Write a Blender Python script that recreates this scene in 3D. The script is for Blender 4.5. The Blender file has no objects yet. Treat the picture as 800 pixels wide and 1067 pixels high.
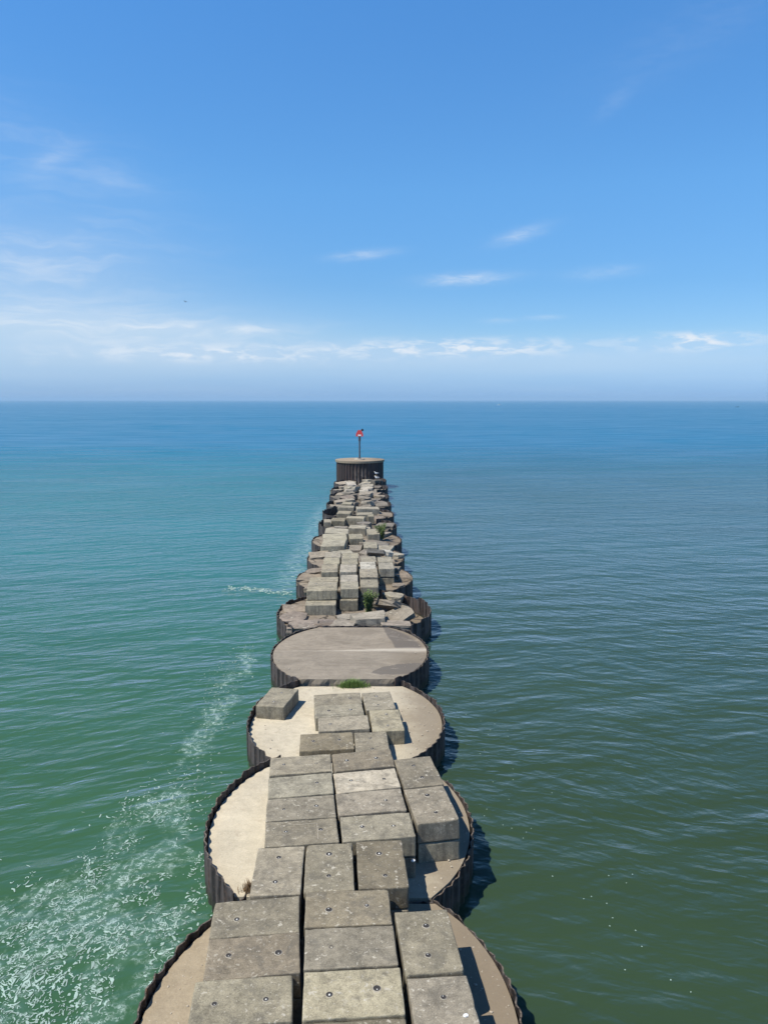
import bpy, bmesh, math, random
from mathutils import Vector, Matrix, noise
R = math.radians
C = bpy.context.scene.collection
sc = bpy.context.scene

# ------------------------------------------------------------------ camera
cam_d = bpy.data.cameras.new('camera')
cam = bpy.data.objects.new('camera', cam_d); C.objects.link(cam)
cam.location = (0, 0, 12.73)
cam.rotation_euler = (R(90) - math.atan(117/801), 0, 0)
cam_d.sensor_fit = 'HORIZONTAL'; cam_d.sensor_width = 36; cam_d.lens = 36*801/800
cam_d.clip_start = 0.1; cam_d.clip_end = 200000
sc.camera = cam

# ------------------------------------------------------------------ sun, sky, exposure
SUN_DIR = Vector((-0.52, -0.27, 1.0)).normalized()
sun_d = bpy.data.lights.new('sun', 'SUN'); sun_d.energy = 5.0; sun_d.angle = R(0.5); sun_d.color = (1.0, 0.94, 0.83)
sun = bpy.data.objects.new('sun', sun_d); C.objects.link(sun)
sun.rotation_euler = SUN_DIR.to_track_quat('Z', 'Y').to_euler()
sc.view_settings.view_transform = 'Standard'; sc.view_settings.look = 'None'
sc.view_settings.gamma = 1.0; sc.view_settings.exposure = 0.3
sc.view_settings.use_curve_mapping = False
sc.cycles.use_denoising = True
sc.cycles.max_bounces = 6

class NT:
    """small helper to write node graphs"""
    def __init__(s, tree): s.t = tree; s.n = tree.nodes; s.l = tree.links
    def new(s, typ, **kw):
        n = s.n.new(typ)
        for k, v in kw.items(): setattr(n, k, v)
        return n
    def put(s, sock, v):
        if hasattr(v, 'is_output') or isinstance(v, bpy.types.NodeSocket): s.l.new(v, sock)
        elif v is not None:
            if sock.type == 'RGBA' and not hasattr(v, '__len__'): v = (v, v, v, 1)
            elif sock.type == 'RGBA' and len(v) == 3: v = (*v, 1)
            sock.default_value = v
    def m(s, op, a, b=None, c=None, clamp=False):
        n = s.new('ShaderNodeMath', operation=op, use_clamp=clamp)
        s.put(n.inputs[0], a); s.put(n.inputs[1], b) if b is not None else None
        if c is not None: s.put(n.inputs[2], c)
        return n.outputs[0]
    def add(s, a, b): return s.m('ADD', a, b)
    def sub(s, a, b): return s.m('SUBTRACT', a, b)
    def mul(s, a, b): return s.m('MULTIPLY', a, b)
    def step(s, v, lo, hi, smooth=True, tolo=0.0, tohi=1.0):
        n = s.new('ShaderNodeMapRange', interpolation_type='SMOOTHSTEP' if smooth else 'LINEAR')
        s.put(n.inputs[0], v); s.put(n.inputs[1], lo); s.put(n.inputs[2], hi); s.put(n.inputs[3], tolo); s.put(n.inputs[4], tohi)
        return n.outputs[0]
    def mix(s, f, a, b, blend='MIX'):
        n = s.new('ShaderNodeMix', data_type='RGBA', blend_type=blend)
        s.put(n.inputs[0], f); s.put(n.inputs[6], a); s.put(n.inputs[7], b)
        return n.outputs[2]
    def noise(s, vec, scale, detail=3.0, rough=0.55, dist=0.0, dim='3D'):
        n = s.new('ShaderNodeTexNoise', noise_dimensions=dim)
        if vec is not None: s.l.new(vec, n.inputs['Vector'])
        n.inputs['Scale'].default_value = scale; n.inputs['Detail'].default_value = detail
        n.inputs['Roughness'].default_value = rough; n.inputs['Distortion'].default_value = dist
        return n.outputs[0]
    def vmul(s, v, k):
        n = s.new('ShaderNodeVectorMath', operation='MULTIPLY'); s.l.new(v, n.inputs[0]); n.inputs[1].default_value = k
        return n.outputs[0]
    def vadd(s, a, b):
        n = s.new('ShaderNodeVectorMath', operation='ADD'); s.l.new(a, n.inputs[0]); s.put(n.inputs[1], b)
        return n.outputs[0]
    def rot(s, v, ang):
        n = s.new('ShaderNodeVectorRotate', rotation_type='Z_AXIS'); s.l.new(v, n.inputs[0]); n.inputs['Angle'].default_value = ang
        return n.outputs[0]
    def sep(s, v):
        n = s.new('ShaderNodeSeparateXYZ'); s.l.new(v, n.inputs[0]); return n.outputs
    def comb(s, x, y, z):
        n = s.new('ShaderNodeCombineXYZ'); s.put(n.inputs[0], x); s.put(n.inputs[1], y); s.put(n.inputs[2], z); return n.outputs[0]
    def bump(s, h, strength=0.5, dist=0.05, normal=None):
        n = s.new('ShaderNodeBump'); n.inputs['Strength'].default_value = strength; n.inputs['Distance'].default_value = dist
        s.l.new(h, n.inputs['Height'])
        if normal is not None: s.l.new(normal, n.inputs['Normal'])
        return n.outputs[0]

# world: Nishita sky with thin cirrus and a low bank of cloud, all by direction
world = bpy.data.worlds.new('World'); sc.world = world; world.use_nodes = True
w = NT(world.node_tree); w.n.clear()
sky = w.new('ShaderNodeTexSky', sky_type='NISHITA'); sky.sun_disc = False
sky.sun_elevation = math.asin(SUN_DIR.z); sky.sun_rotation = math.atan2(SUN_DIR.x, SUN_DIR.y)
sky.altitude = 200; sky.air_density = 1.0; sky.dust_density = 0.35; sky.ozone_density = 3.0
tc = w.new('ShaderNodeTexCoord')
dx, dy, dz = w.sep(tc.outputs['Generated'])[:3]
az = w.m('ARCTAN2', dx, dy)
el = w.m('ARCSINE', dz)
ae = w.comb(az, el, 0.0)
def wisp(a0, e0, sa, se, slope=0.0):
    u = w.mul(w.sub(az, a0), 1/sa)
    v = w.mul(w.sub(w.sub(el, e0), w.mul(w.sub(az, a0), slope)), 1/se)
    r2 = w.add(w.mul(u, u), w.mul(v, v))
    return w.m('EXPONENT', w.mul(r2, -1.0))
warp = w.noise(w.vmul(ae, (6, 14, 1)), 1.0, 3, 0.6)
streak = w.noise(w.vadd(w.vmul(ae, (9, 70, 1)), w.comb(0.0, w.mul(warp, 5.0), 0.0)), 1.0, 6, 0.62)
fine = w.noise(w.vmul(ae, (30, 120, 1)), 1.0, 6, 0.65, 0.6)
sk = w.step(streak, 0.40, 0.72); fn = w.step(fine, 0.30, 0.72)
def total(lst):
    t = None
    for amp, m_ in lst:
        v = w.mul(m_, amp); t = v if t is None else w.add(t, v)
    return t
wisps = total([(0.62, wisp(0.102, 0.149, 0.048, 0.0065, 0.04)), (0.42, wisp(-0.027, 0.178, 0.036, 0.0050, 0.10)),
               (0.40, wisp(0.170, 0.199, 0.030, 0.0075, 0.22)), (0.22, wisp(0.268, 0.152, 0.04, 0.007, 0.05)),
               (0.30, wisp(0.145, 0.098, 0.02, 0.003)), (0.28, wisp(0.20, 0.101, 0.02, 0.0028)),
               (0.10, wisp(0.275, 0.335, 0.02, 0.010, 0.6)), (0.20, wisp(-0.385, 0.268, 0.025, 0.012, 0.5)),
               (0.16, wisp(-0.32, 0.25, 0.04, 0.012, -0.2)), (0.05, wisp(0.36, 0.39, 0.10, 0.03, 0.3))])
wisps = w.mul(wisps, w.add(w.mul(fn, 0.75), 0.25))
veil0 = total([(0.30, wisp(-0.40, 0.075, 0.30, 0.050, 0.0)), (0.12, wisp(-0.45, 0.15, 0.20, 0.07, 0.0)), (0.26, wisp(0.20, 0.050, 0.55, 0.022, 0.0))])
veil = total([(0.55, wisp(-0.34, 0.088, 0.22, 0.020, -0.04)), (0.42, wisp(-0.20, 0.087, 0.10, 0.006, 0.02)),
              (0.36, wisp(-0.42, 0.155, 0.15, 0.045, 0.0)), (0.16, wisp(-0.40, 0.27, 0.12, 0.05, -0.3))])
veil = w.add(w.mul(veil, w.add(w.mul(sk, 0.70), 0.30)), veil0)
band_env = w.mul(w.step(el, 0.034, 0.060), w.step(el, 0.086, 0.074))
billow = w.noise(w.vmul(ae, (26, 95, 1)), 1.0, 6, 0.6, 0.4)
bank = w.mul(band_env, w.add(0.12, w.mul(0.88, w.step(billow, 0.42, 0.64))))
bank = w.mul(bank, total([(1.1, wisp(0.10, 0.066, 0.13, 0.010)), (1.2, wisp(0.375, 0.070, 0.06, 0.010)), (0.75, wisp(-0.20, 0.055, 0.16, 0.012)), (0.5, wisp(-0.425, 0.044, 0.012, 0.006))]))
low = w.mul(w.step(el, 0.085, 0.005), w.mul(w.noise(w.vmul(ae, (5, 60, 1)), 1.0, 4), 0.22))
cl = w.m('ADD', w.add(wisps, veil), w.add(bank, low), clamp=True)
SKY = 0.105
hs = w.new('ShaderNodeHueSaturation'); hs.inputs['Saturation'].default_value = 1.0
w.l.new(sky.outputs[0], hs.inputs['Color'])
tr = w.new('ShaderNodeValToRGB'); er = tr.color_ramp     # summer haze: bluer towards the horizon; darkened overhead, unseen, to cut ambient fill
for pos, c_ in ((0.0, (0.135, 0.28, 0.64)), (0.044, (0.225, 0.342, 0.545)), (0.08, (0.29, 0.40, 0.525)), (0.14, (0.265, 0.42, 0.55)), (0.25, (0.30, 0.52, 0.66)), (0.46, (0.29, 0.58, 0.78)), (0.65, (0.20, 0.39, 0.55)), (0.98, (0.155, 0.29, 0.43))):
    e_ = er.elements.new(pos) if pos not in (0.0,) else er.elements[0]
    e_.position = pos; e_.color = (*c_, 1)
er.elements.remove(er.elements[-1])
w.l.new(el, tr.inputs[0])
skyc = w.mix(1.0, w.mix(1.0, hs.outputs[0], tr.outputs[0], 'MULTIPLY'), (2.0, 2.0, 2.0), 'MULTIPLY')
cloudc = (6.0, 6.6, 7.3)
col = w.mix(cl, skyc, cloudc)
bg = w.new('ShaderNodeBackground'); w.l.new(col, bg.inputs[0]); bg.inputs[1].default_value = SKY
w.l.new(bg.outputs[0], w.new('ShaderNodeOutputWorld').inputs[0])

# ------------------------------------------------------------------ object helpers
def obj(name, bm_or_me, mats, parent=None, smooth=False):
    if isinstance(bm_or_me, bmesh.types.BMesh):
        me = bpy.data.meshes.new(name); bm_or_me.normal_update(); bm_or_me.to_mesh(me); bm_or_me.free()
    else: me = bm_or_me
    if not me.materials:
        for m in (mats if isinstance(mats, (list, tuple)) else [mats]): me.materials.append(m)
    if smooth:
        for p in me.polygons: p.use_smooth = True
    o = bpy.data.objects.new(name, me); C.objects.link(o)
    if parent: o.parent = parent
    return o
def tag(o, label, cat, group=None, kind=None):
    o['label'] = label; o['category'] = cat
    if group: o['group'] = group
    o['kind'] = kind or 'thing'
    return o
def empty(name, loc, rz=0.0):
    o = bpy.data.objects.new(name, None); C.objects.link(o); o.location = loc; o.rotation_euler = (0, 0, rz); o.empty_display_size = 0.2
    return o
def box(bm, c, s, rot=None):
    r = bmesh.ops.create_cube(bm, size=1.0)
    M = Matrix.Translation(c) @ (rot.to_4x4() if rot else Matrix()) @ Matrix.Diagonal((*s, 1))
    bmesh.ops.transform(bm, matrix=M, verts=r['verts']); return r['verts']
def cyl(bm, c, r0, r1, h, seg=16):
    r = bmesh.ops.create_cone(bm, cap_ends=True, segments=seg, radius1=r0, radius2=r1, depth=h)
    bmesh.ops.translate(bm, vec=Vector(c) + Vector((0, 0, h/2)), verts=r['verts']); return r['verts']

def mat(name):
    m = bpy.data.materials.new(name); m.use_nodes = True
    t = NT(m.node_tree); t.n.clear()
    out = t.new('ShaderNodeOutputMaterial'); p = t.new('ShaderNodeBsdfPrincipled')
    t.l.new(p.outputs[0], out.inputs[0])
    return m, t, p, out
def simple(name, col, rough=0.6, metal=0.0, spec=0.5, var=0.25, scale=8):
    m, t, p, _ = mat(name)
    tc = t.new('ShaderNodeTexCoord')
    n = t.noise(tc.outputs['Object'], scale, 4, 0.6)
    t.l.new(t.mix(n, tuple(c*(1-var) for c in col), tuple(min(1, c*(1+var)) for c in col)), p.inputs['Base Color'])
    p.inputs['Roughness'].default_value = rough; p.inputs['Metallic'].default_value = metal; p.inputs['Specular IOR Level'].default_value = spec
    return m

# ------------------------------------------------------------------ materials
def concrete(name, streaks=True, speck=1.0):
    m, t, p, _ = mat(name)
    tc = t.new('ShaderNodeTexCoord'); oi = t.new('ShaderNodeObjectInfo')
    off = t.mul(oi.outputs['Random'], 37.0)
    v = t.vadd(tc.outputs['Object'], t.comb(off, t.mul(off, 1.7), off))
    rnd = oi.outputs['Random']
    n1 = t.noise(v, 1.6, 5, 0.62); n2 = t.noise(v, 7.0, 5, 0.65, 0.3); n3 = t.noise(v, 45.0, 3, 0.6)
    base = oi.outputs['Color']
    k = t.add(t.mul(t.sub(n1, 0.5), 1.1), t.add(t.mul(t.sub(n2, 0.5), 1.0), t.mul(t.sub(n3, 0.5), 1.5)))
    k = t.mul(t.m('MAXIMUM', t.add(1.0, k), 0.35), 0.84)
    g = t.new('ShaderNodeVectorMath', operation='SCALE'); t.l.new(base, g.inputs[0]); t.l.new(k, g.inputs['Scale'])
    c = g.outputs[0]
    blk = t.step(t.noise(v, 5.0, 6, 0.7, 0.4), 0.52, 0.66)
    c = t.mix(t.mul(blk, 0.42), c, (0.105, 0.09, 0.066))
    # dark biological film in patches
    film = t.mul(t.step(t.noise(v, 1.9, 7, 0.72, 0.5), 0.47, 0.66), 0.50)
    c = t.mix(film, c, (0.082, 0.076, 0.064))
    # pale lichen and droppings
    sp = t.step(t.noise(v, 9.0, 4, 0.58, 0.15), 0.585, 0.68)
    area = t.step(t.noise(v, 1.3, 2, 0.5), 0.42, 0.66)
    sp = t.mul(sp, t.add(0.18, t.mul(area, 0.75)))
    c = t.mix(t.mul(sp, 0.95*speck), c, (0.43, 0.395, 0.32))
    sp2 = t.mul(t.step(t.noise(v, 17.0, 3, 0.55), 0.66, 0.72), 0.75*speck)
    c = t.mix(sp2, c, (0.48, 0.445, 0.37))
    # pits
    pit = t.step(t.noise(v, 60.0, 2, 0.5), 0.30, 0.24)
    c = t.mix(t.mul(pit, 0.6), c, (0.05, 0.047, 0.04))
    if streaks:
        geo = t.new('ShaderNodeNewGeometry')
        side = t.step(t.m('ABSOLUTE', t.sep(geo.outputs['Normal'])[2]), 0.75, 0.35)
        st = t.step(t.noise(t.vmul(v, (9, 9, 0.7)), 1.0, 4, 0.6), 0.42, 0.70)
        c = t.mix(t.mul(t.mul(st, side), 0.55), c, (0.075, 0.07, 0.06))
    t.l.new(c, p.inputs['Base Color'])
    p.inputs['Roughness'].default_value = 0.92; p.inputs['Specular IOR Level'].default_value = 0.25
    h = t.add(t.mul(n2, 0.6), t.add(t.mul(n3, 0.5), t.mul(pit, -0.5)))
    t.l.new(t.bump(h, 0.45, 0.03), p.inputs['Normal'])
    return m
M_block = concrete('weathered_concrete')
M_slab = concrete('broken_stone', True, 0.8)

def deck_material():
    m, t, p, _ = mat('deck_concrete')
    tc = t.new('ShaderNodeTexCoord'); oi = t.new('ShaderNodeObjectInfo')
    off = t.mul(oi.outputs['Random'], 23.0)
    v = t.vadd(tc.outputs['Object'], t.comb(off, off, 0.0))
    x, y, z = t.sep(tc.outputs['Object'])[:3]
    n1 = t.noise(v, 0.7, 6, 0.62, 0.3); n2 = t.noise(v, 4.0, 6, 0.65); n3 = t.noise(v, 30, 4, 0.6)
    k = t.add(0.84, t.add(t.mul(t.sub(n1, 0.5), 0.45), t.add(t.mul(t.sub(n2, 0.5), 0.5), t.mul(t.sub(n3, 0.5), 0.45))))
    g = t.new('ShaderNodeVectorMath', operation='SCALE'); t.l.new(oi.outputs['Color'], g.inputs[0]); t.l.new(k, g.inputs['Scale'])
    c = g.outputs[0]
    # silt and rust washed over the lake side of the deck
    silt = t.step(t.add(x, t.add(t.mul(t.sub(n1, 0.5), 3.0), t.mul(t.sub(n2, 0.5), 1.5))), 1.2, 2.9)
    c = t.mix(t.mul(silt, 0.78), c, (0.170, 0.136, 0.097))
    blot = t.step(t.noise(v, 1.9, 6, 0.7, 0.6), 0.56, 0.72)
    c = t.mix(t.mul(blot, 0.42), c, (0.25, 0.195, 0.14))
    sp = t.step(t.noise(v, 14, 3, 0.55), 0.66, 0.72)
    c = t.mix(t.mul(sp, 0.45), c, (0.55, 0.51, 0.43))
    pit = t.step(t.noise(v, 34.0, 3, 0.5), 0.34, 0.27)
    c = t.mix(t.mul(pit, 0.5), c, (0.09, 0.08, 0.065))
    t.l.new(c, p.inputs['Base Color'])
    p.inputs['Roughness'].default_value = 0.93; p.inputs['Specular IOR Level'].default_value = 0.2
    t.l.new(t.bump(t.add(t.mul(n2, 0.8), t.mul(n3, 0.4)), 0.4, 0.04), p.inputs['Normal'])
    return m, t, p, c
M_deck = deck_material()[0]
# smooth slab of the fourth cell: same concrete with two dark tar patches and a pale construction joint
M_deck4, t4, p4, c4 = deck_material(); M_deck4.name = 'patched_deck_concrete'
tc4 = t4.new('ShaderNodeTexCoord'); x4, y4, _z = t4.sep(tc4.outputs['Object'])[:3]
wob = t4.mul(t4.sub(t4.noise(tc4.outputs['Object'], 1.1, 8, 0.68), 0.5), 2.6)
def patch(cx, cy, rx, ry, ang):
    ca, sa = math.cos(ang), math.sin(ang)
    u = t4.add(t4.mul(t4.sub(x4, cx), ca/rx), t4.mul(t4.sub(y4, cy), sa/rx)); vv = t4.add(t4.mul(t4.sub(x4, cx), -sa/ry), t4.mul(t4.sub(y4, cy), ca/ry))
    return t4.step(t4.add(t4.add(t4.mul(u, u), t4.mul(vv, vv)), wob), 1.08, 0.92)
edge4 = t4.step(t4.add(t4.add(x4, t4.mul(y4, 0.17)), t4.mul(wob, 0.10)), 2.04, 2.14)
edge4 = t4.mul(edge4, t4.step(t4.add(y4, t4.mul(wob, 0.12)), 0.25, 0.40))
edge4 = t4.mul(edge4, t4.step(t4.add(x4, t4.add(t4.mul(t4.mul(y4, y4), 0.115), t4.mul(wob, 0.10))), 3.38, 3.12))
dark = t4.m('MAXIMUM', edge4, patch(2.3, -2.3, 1.25, 0.55, 0.35))
c5 = t4.mix(t4.mul(dark, 0.8), c4, (0.105, 0.092, 0.08))
joint = t4.step(t4.m('ABSOLUTE', t4.add(t4.add(y4, t4.mul(x4, -0.03)), t4.mul(wob, 0.10))), t4.step(x4, -1, 3, True, 0.10, 0.50), 0.0)
c5 = t4.mix(t4.mul(joint, t4.step(x4, -4, 2.0, True, 0.18, 0.62)), c5, (0.50, 0.45, 0.37))
st4 = t4.noise(t4.vmul(tc4.outputs['Object'], (0.5, 1.1, 1)), 1.0, 8, 0.72, 0.8)
c5 = t4.mix(t4.mul(t4.step(st4, 0.46, 0.64), 0.42), c5, (0.13, 0.108, 0.082))
c5 = t4.mix(t4.mul(t4.step(st4, 0.44, 0.30), 0.40), c5, (0.46, 0.40, 0.31))
front = t4.step(y4, -0.1, 0.05)
c5 = t4.mix(t4.mul(t4.sub(1.0, front), 0.14), c5, (0.15, 0.14, 0.12))
t4.l.new(c5, p4.inputs['Base Color'])

def cracked():
    m, t, p, c = deck_material(); m.name = 'cracked_stone_cap'
    tc = t.new('ShaderNodeTexCoord'); v = tc.outputs['Object']
    wn = t.noise(v, 1.2, 4, 0.6); wm = t.noise(t.vadd(v, (9.0, 4.0, 0.0)), 1.2, 4, 0.6)
    vo = t.new('ShaderNodeTexVoronoi', feature='DISTANCE_TO_EDGE'); vo.inputs['Scale'].default_value = 0.75
    t.l.new(t.vadd(v, t.comb(t.mul(wn, 0.9), t.mul(wm, 0.9), 0.0)), vo.inputs['Vector'])
    ck = t.step(vo.outputs['Distance'], 0.05, 0.012)
    c = t.mix(t.mul(ck, 0.8), c, (0.035, 0.03, 0.024))
    rb = t.noise(v, 2.2, 8, 0.7)
    c = t.mix(t.step(rb, 0.45, 0.65, True, 0.0, 0.5), c, (0.15, 0.12, 0.09))
    t.l.new(c, p.inputs['Base Color'])
    t.l.new(t.bump(t.add(rb, t.mul(ck, -0.6)), 0.7, 0.12), p.inputs['Normal'])
    return m
M_cap = cracked()
def steel():
    m, t, p, _ = mat('rusted_steel')
    tc = t.new('ShaderNodeTexCoord'); geo = t.new('ShaderNodeNewGeometry')
    v = tc.outputs['Object']
    n1 = t.noise(t.vmul(v, (4.5, 4.5, 0.35)), 1.0, 4, 0.6); n2 = t.noise(v, 9, 5, 0.65); n3 = t.noise(v, 3.0, 4, 0.6)
    c = t.mix(t.step(n1, 0.40, 0.62), (0.013, 0.011, 0.011), (0.080, 0.068, 0.064))
    c = t.mix(t.mul(t.step(n2, 0.5, 0.72), 0.6), c, (0.095, 0.058, 0.042))
    c = t.mix(t.mul(t.step(n3, 0.52, 0.7), 0.35), c, (0.11, 0.105, 0.105))
    run = t.mul(t.step(t.noise(t.vmul(v, (3.5, 3.5, 0.35)), 1.0, 4, 0.6), 0.54, 0.70), t.step(n3, 0.38, 0.6))
    c = t.mix(t.mul(run, 0.55), c, (0.17, 0.078, 0.036))
    wl_ = t.step(t.add(t.sep(v)[2], t.mul(t.sub(n2, 0.5), 0.5)), 0.78, 0.58)
    c = t.mix(t.mul(wl_, 0.75), c, (0.022, 0.028, 0.013))
    up = t.step(t.sep(geo.outputs['Normal'])[2], 0.5, 0.8)
    c = t.mix(t.mul(t.mul(up, 0.7), t.step(n2, 0.42, 0.66)), c, (0.20, 0.165, 0.125))
    t.l.new(c, p.inputs['Base Color']); p.inputs['Roughness'].default_value = 0.8; p.inputs['Specular IOR Level'].default_value = 0.3
    t.l.new(t.bump(n2, 0.5, 0.03), p.inputs['Normal'])
    return m
M_steel = steel()
M_dark = simple('recess_shade_disc', (0.03, 0.026, 0.022), 0.8)  # rust-black flat disc, its dark colour standing in for a recess's shade
M_pin = simple('worn_steel_pin', (0.62, 0.60, 0.55), 0.5)
M_ring = simple('recess_lip', (0.30, 0.27, 0.22), 0.9)
M_red = simple('red_daymark_paint', (0.62, 0.055, 0.05), 0.5)
M_white = simple('white_paint', (0.8, 0.8, 0.78), 0.5, var=0.05)
M_post = simple('dark_galvanised_steel', (0.09, 0.09, 0.10), 0.5, 0.4)
M_black = simple('black_lantern_housing', (0.015, 0.015, 0.018), 0.35)
M_leaf = simple('green_leaf', (0.115, 0.165, 0.038), 0.55, var=0.55, scale=14)
M_stem = simple('woody_stem', (0.09, 0.065, 0.04), 0.8)
M_grass = simple('grass_blade', (0.12, 0.20, 0.038), 0.6, var=0.5, scale=18)
M_dry = simple('dry_grass_blade', (0.20, 0.125, 0.06), 0.7, var=0.3)
M_gull = simple('white_feathers', (0.78, 0.78, 0.76), 0.8, var=0.08)
M_gullback = simple('grey_feathers', (0.33, 0.34, 0.36), 0.8, var=0.1)
M_bill = simple('yellow_bill', (0.6, 0.38, 0.06), 0.5)
M_bird = simple('dark_feathers', (0.03, 0.03, 0.035), 0.8)
M_glass = simple('dark_glass', (0.03, 0.04, 0.05), 0.1)

# ------------------------------------------------------------------ water
def water_material():
    m = bpy.data.materials.new('lake_water'); m.use_nodes = True
    t = NT(m.node_tree); t.n.clear()
    out = t.new('ShaderNodeOutputMaterial')
    tc = t.new('ShaderNodeTexCoord'); v = tc.outputs['Object']
    x, y, z = t.sep(v)[:3]
    # --- waves: three trains of slightly different heading
    wv = t.noise(t.vmul(v, (0.05, 0.05, 0)), 1.0, 2)
    vv = t.vadd(v, t.comb(t.mul(wv, 6.0), t.mul(wv, 6.0), 0.0))
    a = t.noise(t.vmul(t.rot(vv, R(-8)), (0.16, 0.42, 1)), 1.0, 3, 0.55)
    sd = t.step(t.add(x, t.add(0.9, t.mul(y, 0.0245))), -6.0, 6.0)
    b1 = t.noise(t.vmul(t.rot(vv, R(-22)), (0.50, 1.25, 1)), 1.0, 3, 0.52, 0.25)
    b2 = t.noise(t.vmul(t.rot(vv, R(20)), (0.50, 1.25, 1)), 1.0, 3, 0.52, 0.25)
    b = t.add(t.mul(b1, t.sub(1.0, sd)), t.mul(b2, t.mul(sd, 0.68)))
    c = t.noise(t.vmul(t.rot(v, R(-20)), (2.2, 4.2, 1)), 1.0, 4, 0.6, 0.2)
    patchy = t.step(t.noise(t.vmul(v, (0.03, 0.06, 1)), 1.0, 3), 0.3, 0.7, True, 0.6, 1.25)
    h = t.add(t.mul(a, 0.85), t.mul(patchy, t.add(t.mul(b, 0.52), t.mul(c, t.step(y, 12, 60, True, 0.045, 0.10)))))
    bn = t.bump(h, 1.0, 0.50)
    bd = t.bump(h, 0.5, 0.40)
    # --- body colour: silty teal on one side of the jetty, darker green on the other
    ax = t.add(x, t.add(0.9, t.mul(y, 0.0245)))
    wd = t.add(2.5, t.mul(t.m('MAXIMUM', t.sub(y, 85.0), 0.0), 0.35))
    big = t.noise(t.vmul(v, (0.012, 0.03, 1)), 1.0, 4, 0.6)
    side = t.step(t.add(t.m('DIVIDE', ax, wd), t.mul(t.sub(big, 0.5), 1.2)), -1.0, 1.0)
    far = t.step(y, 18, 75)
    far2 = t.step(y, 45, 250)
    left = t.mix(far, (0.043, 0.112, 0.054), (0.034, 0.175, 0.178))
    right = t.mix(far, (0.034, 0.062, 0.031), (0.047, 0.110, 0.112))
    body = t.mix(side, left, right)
    body = t.mix(t.mul(far2, 0.85), body, (0.006, 0.165, 0.325))  # distant blue, a sky reflection, partly painted into the body colour
    patch = t.noise(t.vmul(v, (0.04, 0.09, 1)), 1.0, 4, 0.6)
    k = t.add(0.64, t.mul(patch, 0.38))
    g = t.new('ShaderNodeVectorMath', operation='SCALE'); t.l.new(body, g.inputs[0]); t.l.new(k, g.inputs['Scale'])
    body = g.outputs[0]
    # --- thin aerated film drifting along the lee of the jetty
    film2 = t.mul(t.step(t.m('ABSOLUTE', t.add(x, t.add(5.9, t.mul(y, 0.012)))), 1.5, 0.2), t.mul(t.step(y, 47, 53), t.step(y, 98, 80)))
    fl = t.step(t.noise(t.vmul(t.rot(v, R(25)), (1.5, 4.0, 1)), 1.0, 6, 0.68, 0.5), 0.44, 0.68)
    aer = t.mul(film2, fl)
    body = t.mix(t.mul(aer, 0.8), body, (0.34, 0.44, 0.42))
    # lacy bubble film: cell walls of a warped Voronoi, only where a broad patch noise lets it gather
    wx = t.noise(v, 1.7, 4, 0.65); wy = t.noise(t.vadd(v, (31.0, 7.0, 0.0)), 1.7, 4, 0.65)
    wvv = t.vadd(v, t.comb(t.mul(wx, 1.6), t.mul(wy, 1.6), 0.0))
    lace = None
    for sc_, th_ in ((2.6, 0.075), (6.5, 0.12)):
        vo = t.new('ShaderNodeTexVoronoi', feature='DISTANCE_TO_EDGE'); vo.inputs['Scale'].default_value = sc_; t.l.new(wvv, vo.inputs['Vector'])
        q = t.step(vo.outputs['Distance'], th_, 0.0); lace = q if lace is None else t.m('MAXIMUM', lace, q)
    gather = t.noise(t.vmul(v, (0.55, 0.38, 1)), 1.0, 5, 0.68, 0.4)
    bits = t.step(t.noise(v, 4.5, 4, 0.6), 0.44, 0.62)
    # drift line of the foam: broad by the near cells, a thin ribbon further out
    cxl = t.add(-7.2, t.mul(t.step(y, 15, 22), 0.5))
    hwid = t.add(t.step(y, 24, 15, True, 0.75, 3.4), t.mul(t.step(y, 14, 40), 0.2))
    inl = t.step(t.m('DIVIDE', t.m('ABSOLUTE', t.sub(x, cxl)), hwid), 1.15, 0.25)
    inl = t.mul(inl, t.step(y, 47, 26, True, 0.0, 1.0))
    keep = t.step(t.add(gather, t.mul(inl, 0.20)), 0.60, 0.74)
    keep = t.mul(keep, t.step(inl, 0.0, 0.25))
    lacy = t.mul(t.mul(lace, bits), keep)
    body = t.mix(t.mul(keep, 0.16), body, (0.17, 0.29, 0.25))
    body = t.mix(t.mul(lacy, 0.95), body, (0.36, 0.46, 0.42))
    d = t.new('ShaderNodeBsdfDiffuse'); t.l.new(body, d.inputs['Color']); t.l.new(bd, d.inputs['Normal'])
    gl = t.new('ShaderNodeBsdfGlossy'); t.l.new(bn, gl.inputs['Normal'])
    fr0 = t.new('ShaderNodeFresnel'); fr0.inputs['IOR'].default_value = 1.333; t.l.new(bn, fr0.inputs['Normal'])
    # beyond a hundred metres the waves are finer than a pixel: mean reflectance and gloss of a rough sea
    geo = t.new('ShaderNodeNewGeometry')
    dt = t.new('ShaderNodeVectorMath', operation='DOT_PRODUCT'); t.l.new(geo.outputs['Incoming'], dt.inputs[0]); dt.inputs[1].default_value = (0, 0, 1)
    fac = t.m('SUBTRACT', 1.0, t.m('ABSOLUTE', dt.outputs['Value']), clamp=True)
    cat = t.noise(t.vmul(t.rot(v, R(-5)), (0.05, 0.16, 1)), 1.0, 5, 0.62)
    cat2 = t.noise(t.vmul(v, (0.004, 0.016, 1)), 1.0, 4, 0.6)
    cat = t.step(cat, 0.32, 0.68); cat2 = t.step(cat2, 0.25, 0.75)
    rough_f = t.add(0.02, t.mul(t.m('POWER', fac, 2.9), t.mul(0.36, t.add(0.40, t.add(t.mul(cat, 0.75), t.mul(cat2, 0.45))))))
    fr = t.new('ShaderNodeMix', data_type='FLOAT'); lod = t.step(y, 35, 170)
    t.l.new(lod, fr.inputs[0]); t.l.new(fr0.outputs[0], fr.inputs[2]); t.l.new(rough_f, fr.inputs[3])
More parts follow.
